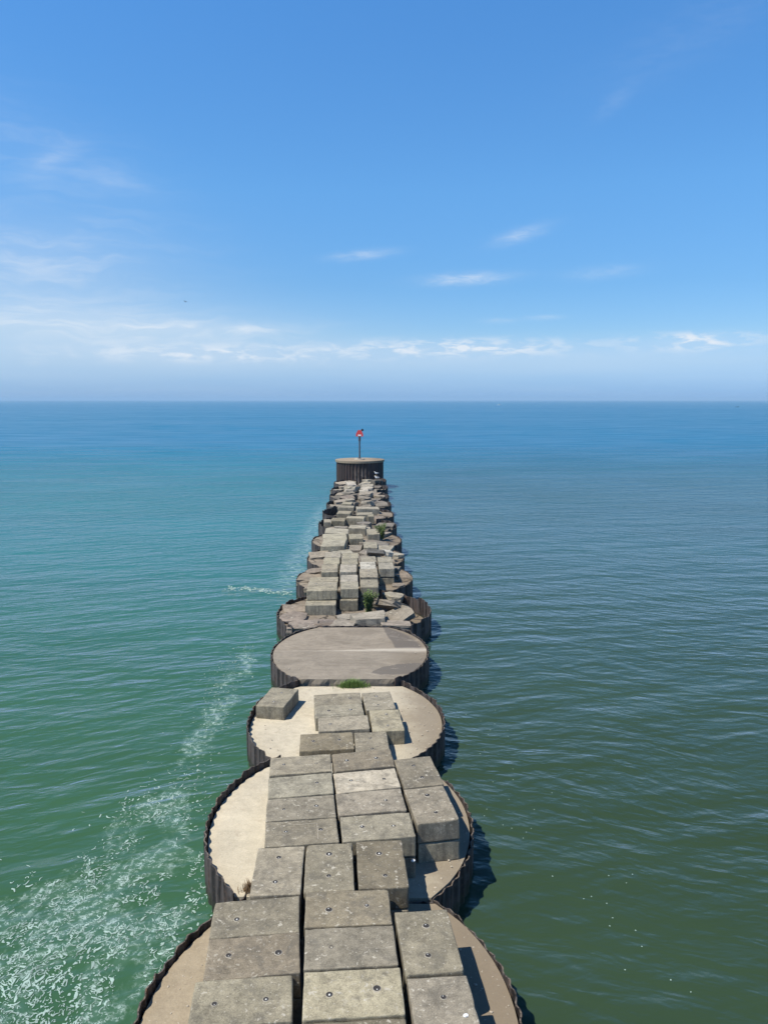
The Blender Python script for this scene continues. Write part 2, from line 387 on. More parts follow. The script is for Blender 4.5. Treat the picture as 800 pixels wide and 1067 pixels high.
    t.l.new(t.step(y, 40, 220, True, 0.05, 0.28), gl.inputs['Roughness'])
    mx = t.new('ShaderNodeMixShader'); t.l.new(fr.outputs[0], mx.inputs[0]); t.l.new(d.outputs[0], mx.inputs[1]); t.l.new(gl.outputs[0], mx.inputs[2])
    t.l.new(mx.outputs[0], out.inputs[0])
    return m
bm = bmesh.new()
S = 40000.0; WL = 0.38
vs = [bm.verts.new(p) for p in ((-S, -400, 0), (S, -400, 0), (S, S, 0), (-S, S, 0))]
bm.faces.new(vs)
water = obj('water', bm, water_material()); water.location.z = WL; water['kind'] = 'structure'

# foam: curled flecks floating on the windward side, plus a small breaking wavelet
rng = random.Random(7)
def fleck(bm, x, y, L, wd, ang):
    n = rng.choice((3, 4, 5, 6)); px, py = x, y; pts = []
    turn = rng.choice((-1, 1))*rng.uniform(0.0, 0.85)
    for i in range(n):
        pts.append((px, py)); ang += turn + rng.uniform(-0.6, 0.6)
        px += math.cos(ang)*L/n; py += math.sin(ang)*L/n*1.2
    prev = None
    for i, (qx, qy) in enumerate(pts):
        j = min(i, n-2); a = math.atan2(pts[j+1][1]-pts[j][1], pts[j+1][0]-pts[j][0]) + math.pi/2
        ww = wd*(0.35 + math.sin(math.pi*(i+0.5)/n))*rng.uniform(0.6, 1.2)/2
        z = 0.012
        p0 = bm.verts.new((qx+math.cos(a)*ww, qy+math.sin(a)*ww, z)); p1 = bm.verts.new((qx-math.cos(a)*ww, qy-math.sin(a)*ww, z))
        pm = bm.verts.new((qx, qy, z+0.005))
        if prev:
            bm.faces.new((prev[0], p0, pm, prev[2])); bm.faces.new((prev[2], pm, p1, prev[1]))
        prev = (p0, p1, pm)
PATH = [(-7.4, 12.0, 2.6), (-7.4, 14.3, 2.5), (-7.5, 16.0, 2.3), (-7.3, 17.8, 2.0), (-7.0, 19.7, 1.5), (-6.7, 21.6, 1.0), (-6.6, 24.0, 0.65), (-6.7, 26.4, 0.5), (-6.9, 29.8, 0.55), (-6.9, 34.2, 0.6), (-7.1, 37.7, 0.4)]
def path_at(y):
    for (x0, y0, w0), (x1, y1, w1) in zip(PATH, PATH[1:]):
        if y0 <= y <= y1:
            f = (y-y0)/(y1-y0); return x0+(x1-x0)*f, w0+(w1-w0)*f
    return None
bm = bmesh.new(); made = 0
while made < 3600:
    y = 12.0 + 25.7*rng.random()
    cx, wd = path_at(y)
    if rng.random() > wd/2.6*max(0.16, min(1.0, 1.0-(y-18.0)/6.0)): continue
    x = rng.gauss(cx, wd*0.95)
    k = noise.noise(Vector((x*0.45+3, y*0.28, 1.3)))*0.55 + noise.noise(Vector((x*1.2, y*0.8, 4.3)))*0.45 + noise.noise(Vector((x*3.1, y*2.2, 7.3)))*0.42
    if k < -0.02 + (0.06 if y < 22 else 0.0) - 0.30*rng.random()**1.5: continue
    if x > -3.3 - 0.35*max(0, y-15) and y < 20: continue
    if abs((y-19.5)/4.3) < 1 and x > -1.15-3.65*math.sqrt(1-((y-19.5)/4.3)**2): continue
    if abs((y-12.7)/4.3) < 1 and x > -1.05-3.75*math.sqrt(1-((y-12.7)/4.3)**2): continue
    sz = rng.uniform(0.5, 1.25)*(1.0 if y < 24 else 0.8)
    fleck(bm, x, y, rng.choice((0.04, 0.07, 0.12, 0.16, 0.22))*sz, 0.026*sz*rng.choice((0.6, 0.7, 0.9, 1, 1.6)), rng.uniform(0, 6.28)); made += 1
for i in range(120):                                        # breaking wavelet near the broken cells
    f = rng.random(); x = -10.6 + f*4.6; y = 49.2 + 0.5*math.sin(f*5) - 0.4*f + rng.gauss(0, 0.28)
    fleck(bm, x, y, 0.45*rng.uniform(0.3, 1.2), 0.07*rng.uniform(0.5, 1.2), rng.uniform(-0.4, 0.4))
for i in range(14):
    fleck(bm, rng.gauss(5.6, 0.55), rng.uniform(14.5, 19.5), 0.045, 0.024, rng.uniform(0, 6))
for i in range(26):
    fleck(bm, rng.gauss(3.9, 0.6), rng.uniform(20, 31), 0.045, 0.022, rng.uniform(0, 6))
foam_m = simple('white_foam', (0.27, 0.37, 0.325), 0.9, var=0.7, scale=2.2)
foam = obj('sea_foam', bm, foam_m, smooth=True); foam.location.z = WL
tag(foam, 'white foam flecks drifting on the water along the left of the jetty', 'foam', kind='stuff')

# ------------------------------------------------------------------ sheet-pile cells
def axis(y): return -0.70 - 0.0245*y
# y0, y1, centre y, half width, deck z, rim left, rim right, tint
CELLS = [
 (9.25, 16.15, 12.7, 3.55, 1.35, 1.49, 1.375, (0.34, 0.28, 0.195), 'nearest round sheet-pile cell, tan deck cut off by the photo bottom'),
 (16.15, 23.0, 19.5, 3.55, 1.35, 1.60, 1.38, (0.53, 0.47, 0.355), 'second nearest cell, bare cream deck crescent left of its blocks'),
 (23.0, 29.9, 26.4, 3.5, 1.22, 1.46, 1.40, (0.53, 0.47, 0.355), 'cream decked cell with one lone block by its left rim'),
 (29.9, 37.3, 33.5, 3.52, 1.50, 1.52, 1.52, (0.295, 0.252, 0.195), 'flat grey decked cell carrying no blocks'),
 (37.3, 44.7, 40.3, 4.12, 1.30, 1.45, 1.55, (0.24, 0.20, 0.155), 'wide cell of broken slabs with a dark open hole at its right rim'),
 (44.7, 51.3, 48.0, 3.68, 1.46, 1.49, 1.47, (0.29, 0.245, 0.185), 'cell under the tight grid of paired blocks'),
 (51.3, 58.0, 54.6, 3.48, 1.42, 1.46, 1.44, (0.28, 0.235, 0.18), 'eighth cell before the red beacon'),
 (58.0, 65.0, 61.4, 3.62, 1.42, 1.48, 1.45, (0.27, 0.23, 0.18), 'seventh cell before the red beacon'),
 (65.0, 72.0, 68.6, 3.50, 1.10, 1.75, 1.50, (0.16, 0.14, 0.115), 'sixth cell before the red beacon'),
 (72.0, 79.2, 75.7, 3.52, 0.95, 1.80, 1.50, (0.13, 0.115, 0.10), 'fifth cell before the red beacon'),
 (79.2, 86.0, 82.5, 3.48, 1.10, 1.70, 1.55, (0.16, 0.14, 0.115), 'fourth cell before the red beacon'),
 (86.0, 92.8, 89.3, 3.45, 1.10, 1.65, 1.60, (0.16, 0.14, 0.115), 'third cell before the red beacon'),
 (92.8, 99.6, 96.2, 3.52, 1.15, 1.70, 1.85, (0.18, 0.155, 0.13), 'second cell before the red beacon'),
 (99.6, 106.4, 103.0, 3.50, 1.15, 1.75, 2.05, (0.18, 0.155, 0.13), 'last low cell, directly in front of the red beacon cell'),
]
def halfw(y, yc, a): return a*math.sqrt(max(0.0, 1-((y-yc)/4.32)**2))
def trap(s, per):
    f = (s/per) % 1.0
    return max(-1, min(1, 4.2*(abs(f-0.5)-0.25)*1.0*2))
def side_curve(y0, y1, yc, a, sgn, cx, inset=0.0, step=0.075):
    """points of one side arc by arc length, with outward normal"""
    raw = []
    n = 260
    for i in range(n+1):
        y = y0 + (y1-y0)*i/n
        raw.append(Vector((cx + sgn*halfw(y, yc, a), y, 0)))
    out = [raw[0]]; acc = 0.0
    for p, q in zip(raw, raw[1:]):
        acc += (q-p).length
        if acc >= step: out.append(q); acc = 0.0
    if (out[-1]-raw[-1]).length > 0.02: out.append(raw[-1])
    return out
def wall_strip(bm, pts, sgn, rim, rnd, amp=0.025, per=0.40, thick=0.032, ragged=0.045, zb=-2.5):
    s = 0.0; rows = []
    for i, p in enumerate(pts):
        a = pts[max(0, i-1)]; b = pts[min(len(pts)-1, i+1)]
        tdir = (b-a).normalized(); nrm = Vector((tdir.y, -tdir.x, 0))*sgn
        if i: s += (p-pts[i-1]).length
        o = amp*trap(s, per)
        pile = int(s/per)
        zr = rim + ragged*(random.Random(pile*31+int(rim*100)).uniform(-1, 1)) + 0.025*noise.noise(Vector((s*3, rim, sgn))) + 0.05*noise.noise(Vector((s*0.4, rim*3, sgn)))
        po = p + nrm*(o+thick/2); pi_ = p + nrm*(o-thick/2)
        rows.append([bm.verts.new((po.x, po.y, zb)), bm.verts.new((po.x, po.y, 0.4)), bm.verts.new((po.x, po.y, zr)), bm.verts.new((pi_.x, pi_.y, zr)), bm.verts.new((pi_.x, pi_.y, zb))])
    for r0, r1 in zip(rows, rows[1:]):
        for k in range(4):
            f = (r0[k], r1[k], r1[k+1], r0[k+1]); bm.faces.new(f if sgn > 0 else f[::-1])
    for r in (rows[0], rows[-1]):
        try: bm.faces.new(r)
        except ValueError: pass
def make_cell(i, y0, y1, yc, a, zd, rl, rr, tint, label):
    cx = axis(yc) + (0.08 if i == 4 else 0)
    root = empty('sheet_pile_cell', (cx, yc, 0))
    tag(root, label, 'pier cell', 'round sheet-pile cells in a row out to the beacon')
    rnd = random.Random(i)
    bm = bmesh.new()
    loc = lambda p: Vector((p.x-cx, p.y-yc, p.z))
    L = [loc(p) for p in side_curve(y0, y1, yc, a, -1, cx)]; Rr = [loc(p) for p in side_curve(y0, y1, yc, a, 1, cx)]
    rag = 0.05 if i < 4 else (0.04 if 5 <= i <= 7 else 0.09)
    if i == 3: rag = 0.03
    wall_strip(bm, L, -1, rl, rnd, ragged=rag); wall_strip(bm, Rr, 1, rr, rnd, ragged=rag)
    # cross wall to the next cell
    w1 = halfw(y1, yc, a); nxt = CELLS[i+1][4] if i+1 < len(CELLS) else 1.6
    ztop = max(zd, nxt) + 0.02 if i != 2 else 1.05
    pts = [Vector((-w1+2*w1*k/60, y1-yc-0.03, 0)) for k in range(61)]
    wall_strip(bm, pts, -1, ztop, rnd, ragged=0.02)
    obj('sheet_pile_wall', bm, M_steel, root)
    # deck fill, a solid drum top with a gently uneven face
    bm = bmesh.new(); nx, ny = 22, 22
    grid = []
    e0, e1 = (0.10, 0.10)
    for j in range(ny+1):
        y = y0+e0 + (y1-y0-e0-e1)*j/ny; hw = halfw(y, yc, a)-0.07
        row = []
        for k in range(nx+1):
            x = -hw + 2*hw*k/nx
            z = zd + 0.03*noise.noise(Vector((x*0.7, y*0.7, i))) + 0.012*noise.noise(Vector((x*3, y*3, i)))
            if i == 3: z = zd + 0.006*noise.noise(Vector((x, y, 0))) - 0.012*abs(y-yc)
            if i == 1: z += 0.05*max(0, -x/a) - 0.0
            if i == 4 and x > 0.9: z -= 0.68*min(1, (x-0.9)/0.8)
            if i == 3 and (j == 0): y_ = y + 0.10*noise.noise(Vector((x*1.6, 9, 0)))
            else: y_ = y
            row.append(bm.verts.new((x, y_-yc, z)))
        grid.append(row)
    for j in range(ny):
        for k in range(nx): bm.faces.new((grid[j][k], grid[j][k+1], grid[j+1][k+1], grid[j+1][k]))
    edge = grid[0] + [r[-1] for r in grid[1:]] + grid[-1][-2::-1] + [r[0] for r in grid[-2:0:-1]]
    jag = 0.10 if i == 3 else 0.0
    mid = [bm.verts.new((v.co.x, v.co.y+jag*noise.noise(Vector((v.co.x*2.2, 1, 3))), v.co.z-0.2)) for v in edge]
    low = [bm.verts.new((v.co.x, v.co.y+(0.12 if i == 3 else 0), -1.0)) for v in edge]
    edge = [bm.verts.new(v.co) for v in edge]
    n = len(edge)
    for k in range(n):
        q = (k+1) % n
        bm.faces.new((edge[q], edge[k], mid[k], mid[q])); bm.faces.new((mid[q], mid[k], low[k], low[q]))
    d = obj('deck_fill', bm, M_deck4 if i == 3 else (M_deck if i < 4 else M_cap), root, smooth=False)
    for p in d.data.polygons: p.use_smooth = abs(p.normal.z) > 0.6
    d.color = (*tint, 1)
    return root
for i, c in enumerate(CELLS): make_cell(i, *c)

# end cell with its concrete cap
EC = Vector((-3.42, 108.9, 0)); ER = 3.28
root = empty('beacon_cell', EC); tag(root, 'tall round rust-brown steel cell with concrete cap under the red beacon', 'pier cell')
bm = bmesh.new(); rows = []
nseg = 300
for k in range(nseg):
    a = 2*math.pi*k/nseg; s = a*ER; o = ER + 0.06*trap(s, 2*math.pi*ER/44)
    rows.append([bm.verts.new((o*math.cos(a), o*math.sin(a), -2.5)), bm.verts.new((o*math.cos(a), o*math.sin(a), 4.06))])
for k in range(nseg):
    q = (k+1) % nseg; bm.faces.new((rows[k][0], rows[q][0], rows[q][1], rows[k][1]))
def endsteel():
    m, t, p, _ = mat('rust_brown_steel')
    tc = t.new('ShaderNodeTexCoord'); v = tc.outputs['Object']
    n1 = t.noise(t.vmul(v, (2.5, 2.5, 0.25)), 1.0, 5, 0.65); n2 = t.noise(t.vmul(v, (2, 2, 1.2)), 1.0, 5, 0.7)
    c = t.mix(t.step(n1, 0.3, 0.7), (0.013, 0.010, 0.009), (0.052, 0.029, 0.023))
    x, y, z = t.sep(v)[:3]
    wash = t.mul(t.step(t.m('ABSOLUTE', t.sub(x, 0.3)), 1.6, 0.4), t.step(z, 3.7, 2.2))
    c = t.mix(t.mul(t.mul(t.step(n2, 0.42, 0.62), wash), 0.45), c, (0.24, 0.21, 0.18))
    t.l.new(c, p.inputs['Base Color']); p.inputs['Roughness'].default_value = 0.85
    return m
obj('sheet_pile_wall', bm, endsteel(), root)
bm = bmesh.new(); cyl(bm, (0, 0, 4.06), ER+0.16, ER+0.20, 0.30, 96)
cap = obj('concrete_cap', bm, M_deck, root); cap.color = (0.33, 0.262, 0.185, 1)

# ------------------------------------------------------------------ blocks
def block_mesh(seed, W, L, H):
    """cast block with softened, chipped arrises; origin at the centre of the top"""
    rnd = random.Random(seed)
    def ticks(h):
        n = max(2, int(round((2*h-0.16)/0.13)))
        inner = [-h+0.08 + (2*h-0.16)*k/n for k in range(n+1)]
        return [-h, -h+0.02, -h+0.045] + inner + [h-0.045, h-0.02, h]
    tx, ty, tz = ticks(W/2), ticks(L/2), ticks(H/2)
    bm = bmesh.new(); cache = {}
    def vert(i, j, k):
        key = (i, j, k)
        if key not in cache:
            p = Vector((tx[i], ty[j], tz[k]))
            r = 0.018 + 0.05*max(0, noise.noise(p*2.1 + Vector((seed*3.7, 0, 0))))**1.3 + 0.16*max(0, noise.noise(p*4.5 + Vector((0, seed*2.3, 9)))-0.26)
            q = Vector((max(-W/2+r, min(W/2-r, p.x)), max(-L/2+r, min(L/2-r, p.y)), max(-H/2+r, min(H/2-r, p.z))))
            d = p-q
            if d.length > 1e-6: p = q + d.normalized()*r
            p += Vector((noise.noise(p*3+Vector((seed, 5, 5))), noise.noise(p*3+Vector((5, seed, 5))), noise.noise(p*2.2+Vector((5, 5, seed)))))*0.010
            cache[key] = bm.verts.new(p - Vector((0, 0, H/2)))
        return cache[key]
    nx, ny, nz = len(tx)-1, len(ty)-1, len(tz)-1
    for i in range(nx):
        for j in range(ny):
            bm.faces.new((vert(i, j, nz), vert(i+1, j, nz), vert(i+1, j+1, nz), vert(i, j+1, nz)))
            bm.faces.new((vert(i, j, 0), vert(i, j+1, 0), vert(i+1, j+1, 0), vert(i+1, j, 0)))
    for i in range(nx):
        for k in range(nz):
            bm.faces.new((vert(i, 0, k), vert(i+1, 0, k), vert(i+1, 0, k+1), vert(i, 0, k+1)))
            bm.faces.new((vert(i, ny, k), vert(i, ny, k+1), vert(i+1, ny, k+1), vert(i+1, ny, k)))
    for j in range(ny):
        for k in range(nz):
            bm.faces.new((vert(0, j, k), vert(0, j, k+1), vert(0, j+1, k+1), vert(0, j+1, k)))
            bm.faces.new((vert(nx, j, k), vert(nx, j+1, k), vert(nx, j+1, k+1), vert(nx, j, k+1)))
    me = bpy.data.meshes.new('concrete_block'); bm.normal_update(); bm.to_mesh(me); bm.free()
    me.materials.append(M_block)
    for p in me.polygons: p.use_smooth = True
    return me
BH = 0.53
LONG = [block_mesh(s, 1.73, 1.07, BH) for s in range(1, 8)]      # long side across the jetty
DEEP = [block_mesh(s, 1.07, 1.73, BH) for s in range(11, 18)]    # long side along the jetty
def anchor_mesh(pin):
    bm = bmesh.new()
    prof = [(0.080, -0.004, 2), (0.066, 0.004, 2), (0.052, 0.004, 2), (0.045, 0.0015, 0), (0.0, 0.0015, 0)]
    n = 18; rings = []
    for r, z, _m in prof[:-1]:
        rings.append([bm.verts.new((r*math.cos(2*math.pi*k/n), r*math.sin(2*math.pi*k/n), z)) for k in range(n)])
    for a, (r0, r1) in enumerate(zip(rings, rings[1:])):
        for k in range(n):
            f = bm.faces.new((r0[k], r0[(k+1) % n], r1[(k+1) % n], r1[k])); f.material_index = 2 if a < 1 else 0
    f = bm.faces.new(rings[-1]); f.material_index = 0
    v = bmesh.ops.create_icosphere(bm, subdivisions=2, radius=0.022 if pin else 0.012)['verts']
    bmesh.ops.translate(bm, vec=(0.006, -0.012 if pin else -0.028, 0.002), verts=v)
    for q in v:
        for f in q.link_faces: f.material_index = 1
    me = bpy.data.meshes.new('lifting_anchor'); bm.to_mesh(me); bm.free()
    for m_ in (M_dark, M_pin, M_ring): me.materials.append(m_)
    return me
ANCHOR = [anchor_mesh(True), anchor_mesh(False)]
brnd = random.Random(42)
GREY = (0.278, 0.246, 0.182)
def tint(base, j=0.16):
    k = brnd.uniform(1-j, 1+j); return (base[0]*k, base[1]*k*brnd.uniform(0.985, 1.01), base[2]*k*brnd.uniform(0.95, 1.02), 1)
nblk = 0
def block(x, y, z, rz, tx, ty, wd, ln, label, col=GREY, anchors=True, group='concrete blocks laid along the jetty', h=BH):
    global nblk
    deep = ln > wd
    me = (DEEP if deep else LONG)[nblk % 7]; nblk += 1
    o = bpy.data.objects.new('concrete_block', me); C.objects.link(o)
    o.location = (x, y, z); o.rotation_euler = (R(tx), R(ty), R(rz) + (math.pi if brnd.random() < 0.5 else 0))
    if abs(abs(o.rotation_euler.z) - R(rz)) > 1: o.rotation_euler.x, o.rotation_euler.y = R(-tx), R(-ty)
    sw, sl = (1.07, 1.73) if deep else (1.73, 1.07)
    o.scale = (wd/sw, ln/sl, h/BH)
    o.color = tint(col); tag(o, label, 'block', group)
    if anchors:
        for s in (-1, 1):
            if brnd.random() < 0.07: continue
            a = bpy.data.objects.new('lifting_anchor', ANCHOR[brnd.random() < 0.45]); C.objects.link(a); a.parent = o
            jx, jy = brnd.uniform(-0.06, 0.06), brnd.uniform(-0.06, 0.06)
            a.scale = (brnd.uniform(0.65, 1.05),)*3
            a.location = (jx, s*0.40+jy, 0.004) if deep else (s*0.42+jx, jy, 0.004)
    return o
TAN = (0.255, 0.225, 0.165); PALE = (0.33, 0.29, 0.21); DARK = (0.215, 0.183, 0.128); WARM = (0.30, 0.27, 0.205)
TOPS = [ # x, y, z, rz, tilt x, tilt y, width, length, colour, phrase
 (-2.58, 14.15, 2.42, 6.1, 0.6, -0.5, 1.74, 1.08, GREY, 'nearest cell, left column, third block from the photo bottom'),
 (-2.45, 13.07, 2.405, 6.7, 0.3, -0.5, 1.74, 1.08, DARK, 'nearest cell, left column, second block from the photo bottom'),
 (-2.46, 11.98, 2.40, 6.4, -0.6, 0.5, 1.74, 1.08, GREY, 'nearest cell, left column, block cut by the photo bottom'),
 (-0.74, 14.40, 2.44, 3.9, 0.6, 0.5, 1.74, 1.08, DARK, 'nearest cell, middle column, furthest of three whole blocks'),
 (-0.64, 13.27, 2.435, 4.6, 0.6, 0.5, 1.74, 1.08, GREY, 'nearest cell, middle column, speckled second of three whole blocks'),
 (-0.54, 12.12, 2.442, 3.9, 0.4, -0.2, 1.74, 1.08, PALE, 'nearest cell, middle column, pale block nearest the photo bottom'),
 (-0.47, 10.98, 2.42, 3.6, 0.3, 0.0, 1.74, 1.08, DARK, 'nearest cell, middle column, sliver at the photo bottom edge'),
 (0.84, 13.46, 2.427, 6.1, -0.3, 0.7, 1.08, 1.74, TAN, 'nearest cell, lengthwise tan block at the far end of the right column'),
 (1.04, 11.64, 2.42, 5.6, 0.2, 0.3, 1.10, 1.76, GREY, 'nearest cell, lengthwise right block holding the white scrap'),
 (-2.34, 15.71, 2.418, 2.8, 0.3, -0.8, 1.08, 1.74, GREY, 'left of three lengthwise blocks bridging the two nearest cells'),
 (-1.22, 15.83, 2.420, 3.9, 0.6, -0.4, 1.08, 1.74, GREY, 'middle of three lengthwise blocks bridging the two nearest cells'),
 (-0.06, 15.93, 2.434, 3.8, 0.8, -0.3, 1.08, 1.74, DARK, 'right of three lengthwise blocks bridging the two nearest cells'),
 (-2.38, 20.70, 2.414, 6.0, -0.6, -1.4, 1.74, 1.08, GREY, 'second cell, left column, furthest of four crosswise blocks'),
 (-2.25, 19.47, 2.427, 7.1, 1.0, -1.4, 1.74, 1.08, WARM, 'second cell, left column, pale-smeared second furthest of four blocks'),
 (-2.12, 18.31, 2.429, 6.6, -0.2, -0.5, 1.74, 1.08, GREY, 'second cell, left column, second nearest of four crosswise blocks'),
 (-1.98, 17.20, 2.428, 7.1, -0.8, 0.1, 1.74, 1.08, GREY, 'second cell, left column, nearest block with pale scored lines'),
 (-0.61, 20.97, 2.416, 7.2, -0.3, -2.0, 1.74, 1.08, DARK, 'second cell, middle column, furthest of four crosswise blocks'),
 (-0.48, 19.76, 2.420, 8.2, 0.2, -1.6, 1.74, 1.08, (0.40, 0.355, 0.27), 'second cell, middle column, whitest block of the jetty'),
 (-0.35, 18.60, 2.437, 7.4, -0.1, -1.3, 1.74, 1.08, GREY, 'second cell, middle column, grey block behind the nearest pale one'),
 (-0.17, 17.42, 2.44, 6.4, 0.3, -0.7, 1.74, 1.08, WARM, 'second cell, middle column, nearest pale block with its front bare'),
 (0.95, 20.24, 2.430, 9.0, -1.0, -2.0, 1.08, 1.74, TAN, 'second cell, further lengthwise block of the right column'),
 (1.20, 18.50, 2.428, 9.6, -0.1, -1.4, 1.08, 1.72, TAN, 'second cell, nearer lengthwise block of the right column'),
]
UNDER = {0, 1, 2, 3, 4, 5, 6, 7, 8, 9, 10, 11, 12, 13, 14, 15, 16, 17, 18, 19, 20, 21}
for k, (x, y, z, rz, tx, ty, wd, ln, c, ph) in enumerate(TOPS):
    block(x, y, z, rz, tx, ty, wd, ln, 'upper block, ' + ph, c)
    block(x+brnd.uniform(-0.02, 0.03), y+brnd.uniform(-0.03, 0.03), z-BH-0.035, rz+brnd.uniform(-0.6, 0.6), tx*0.4, ty*0.4, wd-0.01, ln-0.01,
          'lower block under: ' + ph, GREY, False, 'lower layer of concrete blocks', 0.525)
SINGLES = [
 (-3.97, 27.42, 1.735, -11.5, 0.7, -0.9, 1.08, 1.74, GREY, 'lone concrete block skewed beside the left rim of the cream cell'),
 (-1.72, 27.26, 1.726, 6.5, -0.3, -1.1, 1.74, 1.08, GREY, 'cream cell, crosswise concrete block furthest back, just before the grass tuft'),
 (-1.61, 26.20, 1.725, 7.2, -0.2, -0.9, 1.74, 1.06, WARM, 'cream cell, crosswise concrete block second from the grass tuft'),
 (-1.39, 25.08, 1.736, 5.4, 1.0, -1.0, 1.74, 1.08, GREY, 'cream cell, crosswise concrete block third from the grass tuft'),
 (-1.86, 23.66, 1.734, 4.5, 1.0, -0.7, 1.74, 1.20, DARK, 'cream cell, speckled left block of the row meeting the second cell'),
 (-0.40, 23.55, 1.73, 4.0, -0.8, -0.9, 1.08, 1.70, GREY, 'cream cell, right block of the row meeting the second cell'),
 (-0.21, 27.10, 1.727, 7.0, -0.6, -1.2, 1.08, 1.70, GREY, 'cream cell, lengthwise concrete block furthest right and back'),
 (0.08, 25.34, 1.733, 5.0, 0.6, -0.4, 1.08, 1.76, PALE, 'cream cell, pale lengthwise concrete block with its right side in shade'),
]
for (x, y, z, rz, tx, ty, wd, ln, c, ph) in SINGLES: block(x, y, z, rz, tx, ty, wd, ln, ph, c)
LIGHT = (0.31, 0.275, 0.205); LIGHTER = (0.36, 0.325, 0.25)
G5 = 'bush pair stack'
FAR = [ # x, y, z, width, length, colour, layers, label phrase
 (-3.41, 41.38, 2.43, 1.70, 1.05, LIGHT, 2, 'front left crosswise block of the stack left of the nearer bush'),
 (-3.46, 42.46, 2.43, 1.70, 1.01, LIGHT, 2, 'second crosswise block of the left column behind the nearer bush'),
 (-3.49, 43.67, 2.40, 1.70, 1.06, LIGHT, 2, 'third crosswise block of the left column behind the nearer bush'),
 (-1.92, 41.93, 2.47, 1.03, 1.70, LIGHTER, 2, 'front lengthwise block of the middle column just left of the nearer bush'),
 (-2.02, 43.71, 2.46, 1.04, 1.75, LIGHTER, 2, 'second lengthwise block of the middle column left of the nearer bush'),
 (-0.84, 42.70, 2.40, 1.07, 2.00, LIGHT, 2, 'lengthwise block directly behind the nearer bush'),
 (-3.35, 46.57, 2.43, 1.04, 2.08, LIGHT, 2, 'block grid, leftmost column, front block'),
 (-3.38, 48.69, 2.43, 1.07, 1.92, LIGHT, 2, 'block grid, leftmost column, middle block'),
 (-3.42, 50.72, 2.43, 1.10, 1.95, LIGHT, 2, 'block grid, leftmost column, back block'),
 (-2.20, 46.57, 2.43, 1.07, 2.08, LIGHTER, 2, 'block grid, second column from left, front block'),
 (-2.22, 48.62, 2.43, 1.09, 1.80, LIGHT, 2, 'block grid, second column from left, middle block'),
 (-2.24, 50.46, 2.43, 1.10, 1.76, LIGHT, 2, 'block grid, second column from left, back block'),
 (-0.92, 45.23, 2.43, 1.12, 2.10, LIGHT, 2, 'block grid, third column from left, front block'),
 (-1.01, 47.50, 2.40, 1.02, 1.95, (0.46, 0.43, 0.35), 2, 'block grid, third column from left, palest block'),
 (-1.02, 49.43, 2.40, 1.02, 1.60, LIGHT, 2, 'block grid, third column from left, back block'),
 (0.14, 47.27, 2.43, 0.98, 2.06, LIGHTER, 2, 'block grid, rightmost column, front block'),
 (0.06, 49.16, 2.43, 0.98, 1.55, LIGHTER, 2, 'block grid, rightmost column, back block'),
 (-3.77, 56.72, 2.10, 1.81, 2.50, LIGHTER, 1, 'broad pale block at left behind the block grid, nearest of three in line'),
 (-3.86, 59.44, 2.10, 1.90, 2.50, LIGHTER, 1, 'broad pale block at left behind the block grid, second of three in line'),
 (-3.86, 62.14, 2.10, 1.94, 2.40, LIGHTER, 1, 'broad pale block at left behind the block grid, last of three in line'),
 (-1.02, 57.05, 1.90, 1.07, 2.20, LIGHT, 1, 'pale block in front of the further bush, right of two'),
 (-2.21, 59.62, 2.10, 1.12, 1.98, LIGHT, 1, 'pale block in front and left of the further bush'),
 (-2.23, 57.41, 1.62, 1.11, 1.90, (0.26, 0.225, 0.185), 1, 'low stone-like block between the grid and the further bush'),
 (-0.90, 61.80, 2.10, 1.00, 2.20, LIGHT, 1, 'block directly left of the further bush'),
 (-2.24, 64.80, 2.00, 1.50, 2.20, LIGHT, 1, 'wide pale block behind and left of the further bush'),
 (-5.08, 68.08, 2.00, 0.62, 1.38, LIGHT, 1, 'narrow end block at left rim beyond the further bush'),
 (-4.12, 68.89, 2.00, 1.26, 1.70, DARK, 1, 'grey crosswise block beside the narrow end block'),
 (-2.60, 70.22, 2.00, 1.70, 1.64, LIGHT, 1, 'long crosswise block midway between the further bush and the beacon'),
 (-1.25, 71.47, 2.00, 0.60, 1.34, LIGHT, 1, 'small block right of the long crosswise one beyond the further bush'),
 (-3.83, 77.42, 2.00, 1.64, 1.92, LIGHT, 1, 'left crosswise block on the fifth cell before the beacon'),
 (-1.63, 76.11, 2.05, 2.30, 1.66, LIGHTER, 1, 'longest pale crosswise block on the fifth cell before the beacon'),
 (-1.88, 73.84, 1.80, 1.52, 1.27, LIGHT, 1, 'low block in front of the longest pale one'),
 (-3.89, 74.71, 1.80, 1.40, 1.69, LIGHT, 1, 'low left block in front of the fifth cell pair'),
 (-3.90, 80.84, 1.90, 1.11, 1.53, LIGHT, 1, 'lone block at the front of the fourth cell before the beacon'),
]
SHIFT = {0: (0.0, -0.95), 3: (0.0, -0.35), 1: (0.0, -0.95), 2: (0, -0.9)}
for k, (x, y, z, wd, ln, c, lay, ph) in enumerate(FAR):
    rz = brnd.uniform(1.0, 4.0) if y < 52 else brnd.uniform(-5, 6)
    tx = brnd.uniform(-1, 1) if y < 52 else brnd.uniform(-2.5, 2.5); ty = brnd.uniform(-1, 1) if y < 52 else brnd.uniform(-2.5, 2.5)
    block(x, y, z, rz, tx, ty, wd-0.04, ln-0.03, 'upper block: '+ph if lay == 2 else 'concrete block: '+ph, c, y < 52, 'concrete blocks laid along the jetty', BH if lay == 2 else max(0.5, min(0.85, z-1.22)))
    if lay == 2:
        sx, sy = SHIFT.get(k, (0, 0))
        block(x+sx, y+sy, z-BH-0.04, rz*0.5, 0, 0, wd-0.05, ln-0.05, 'lower block under: '+ph, GREY if k != 0 else LIGHT, False, 'lower layer of concrete blocks', 0.60)

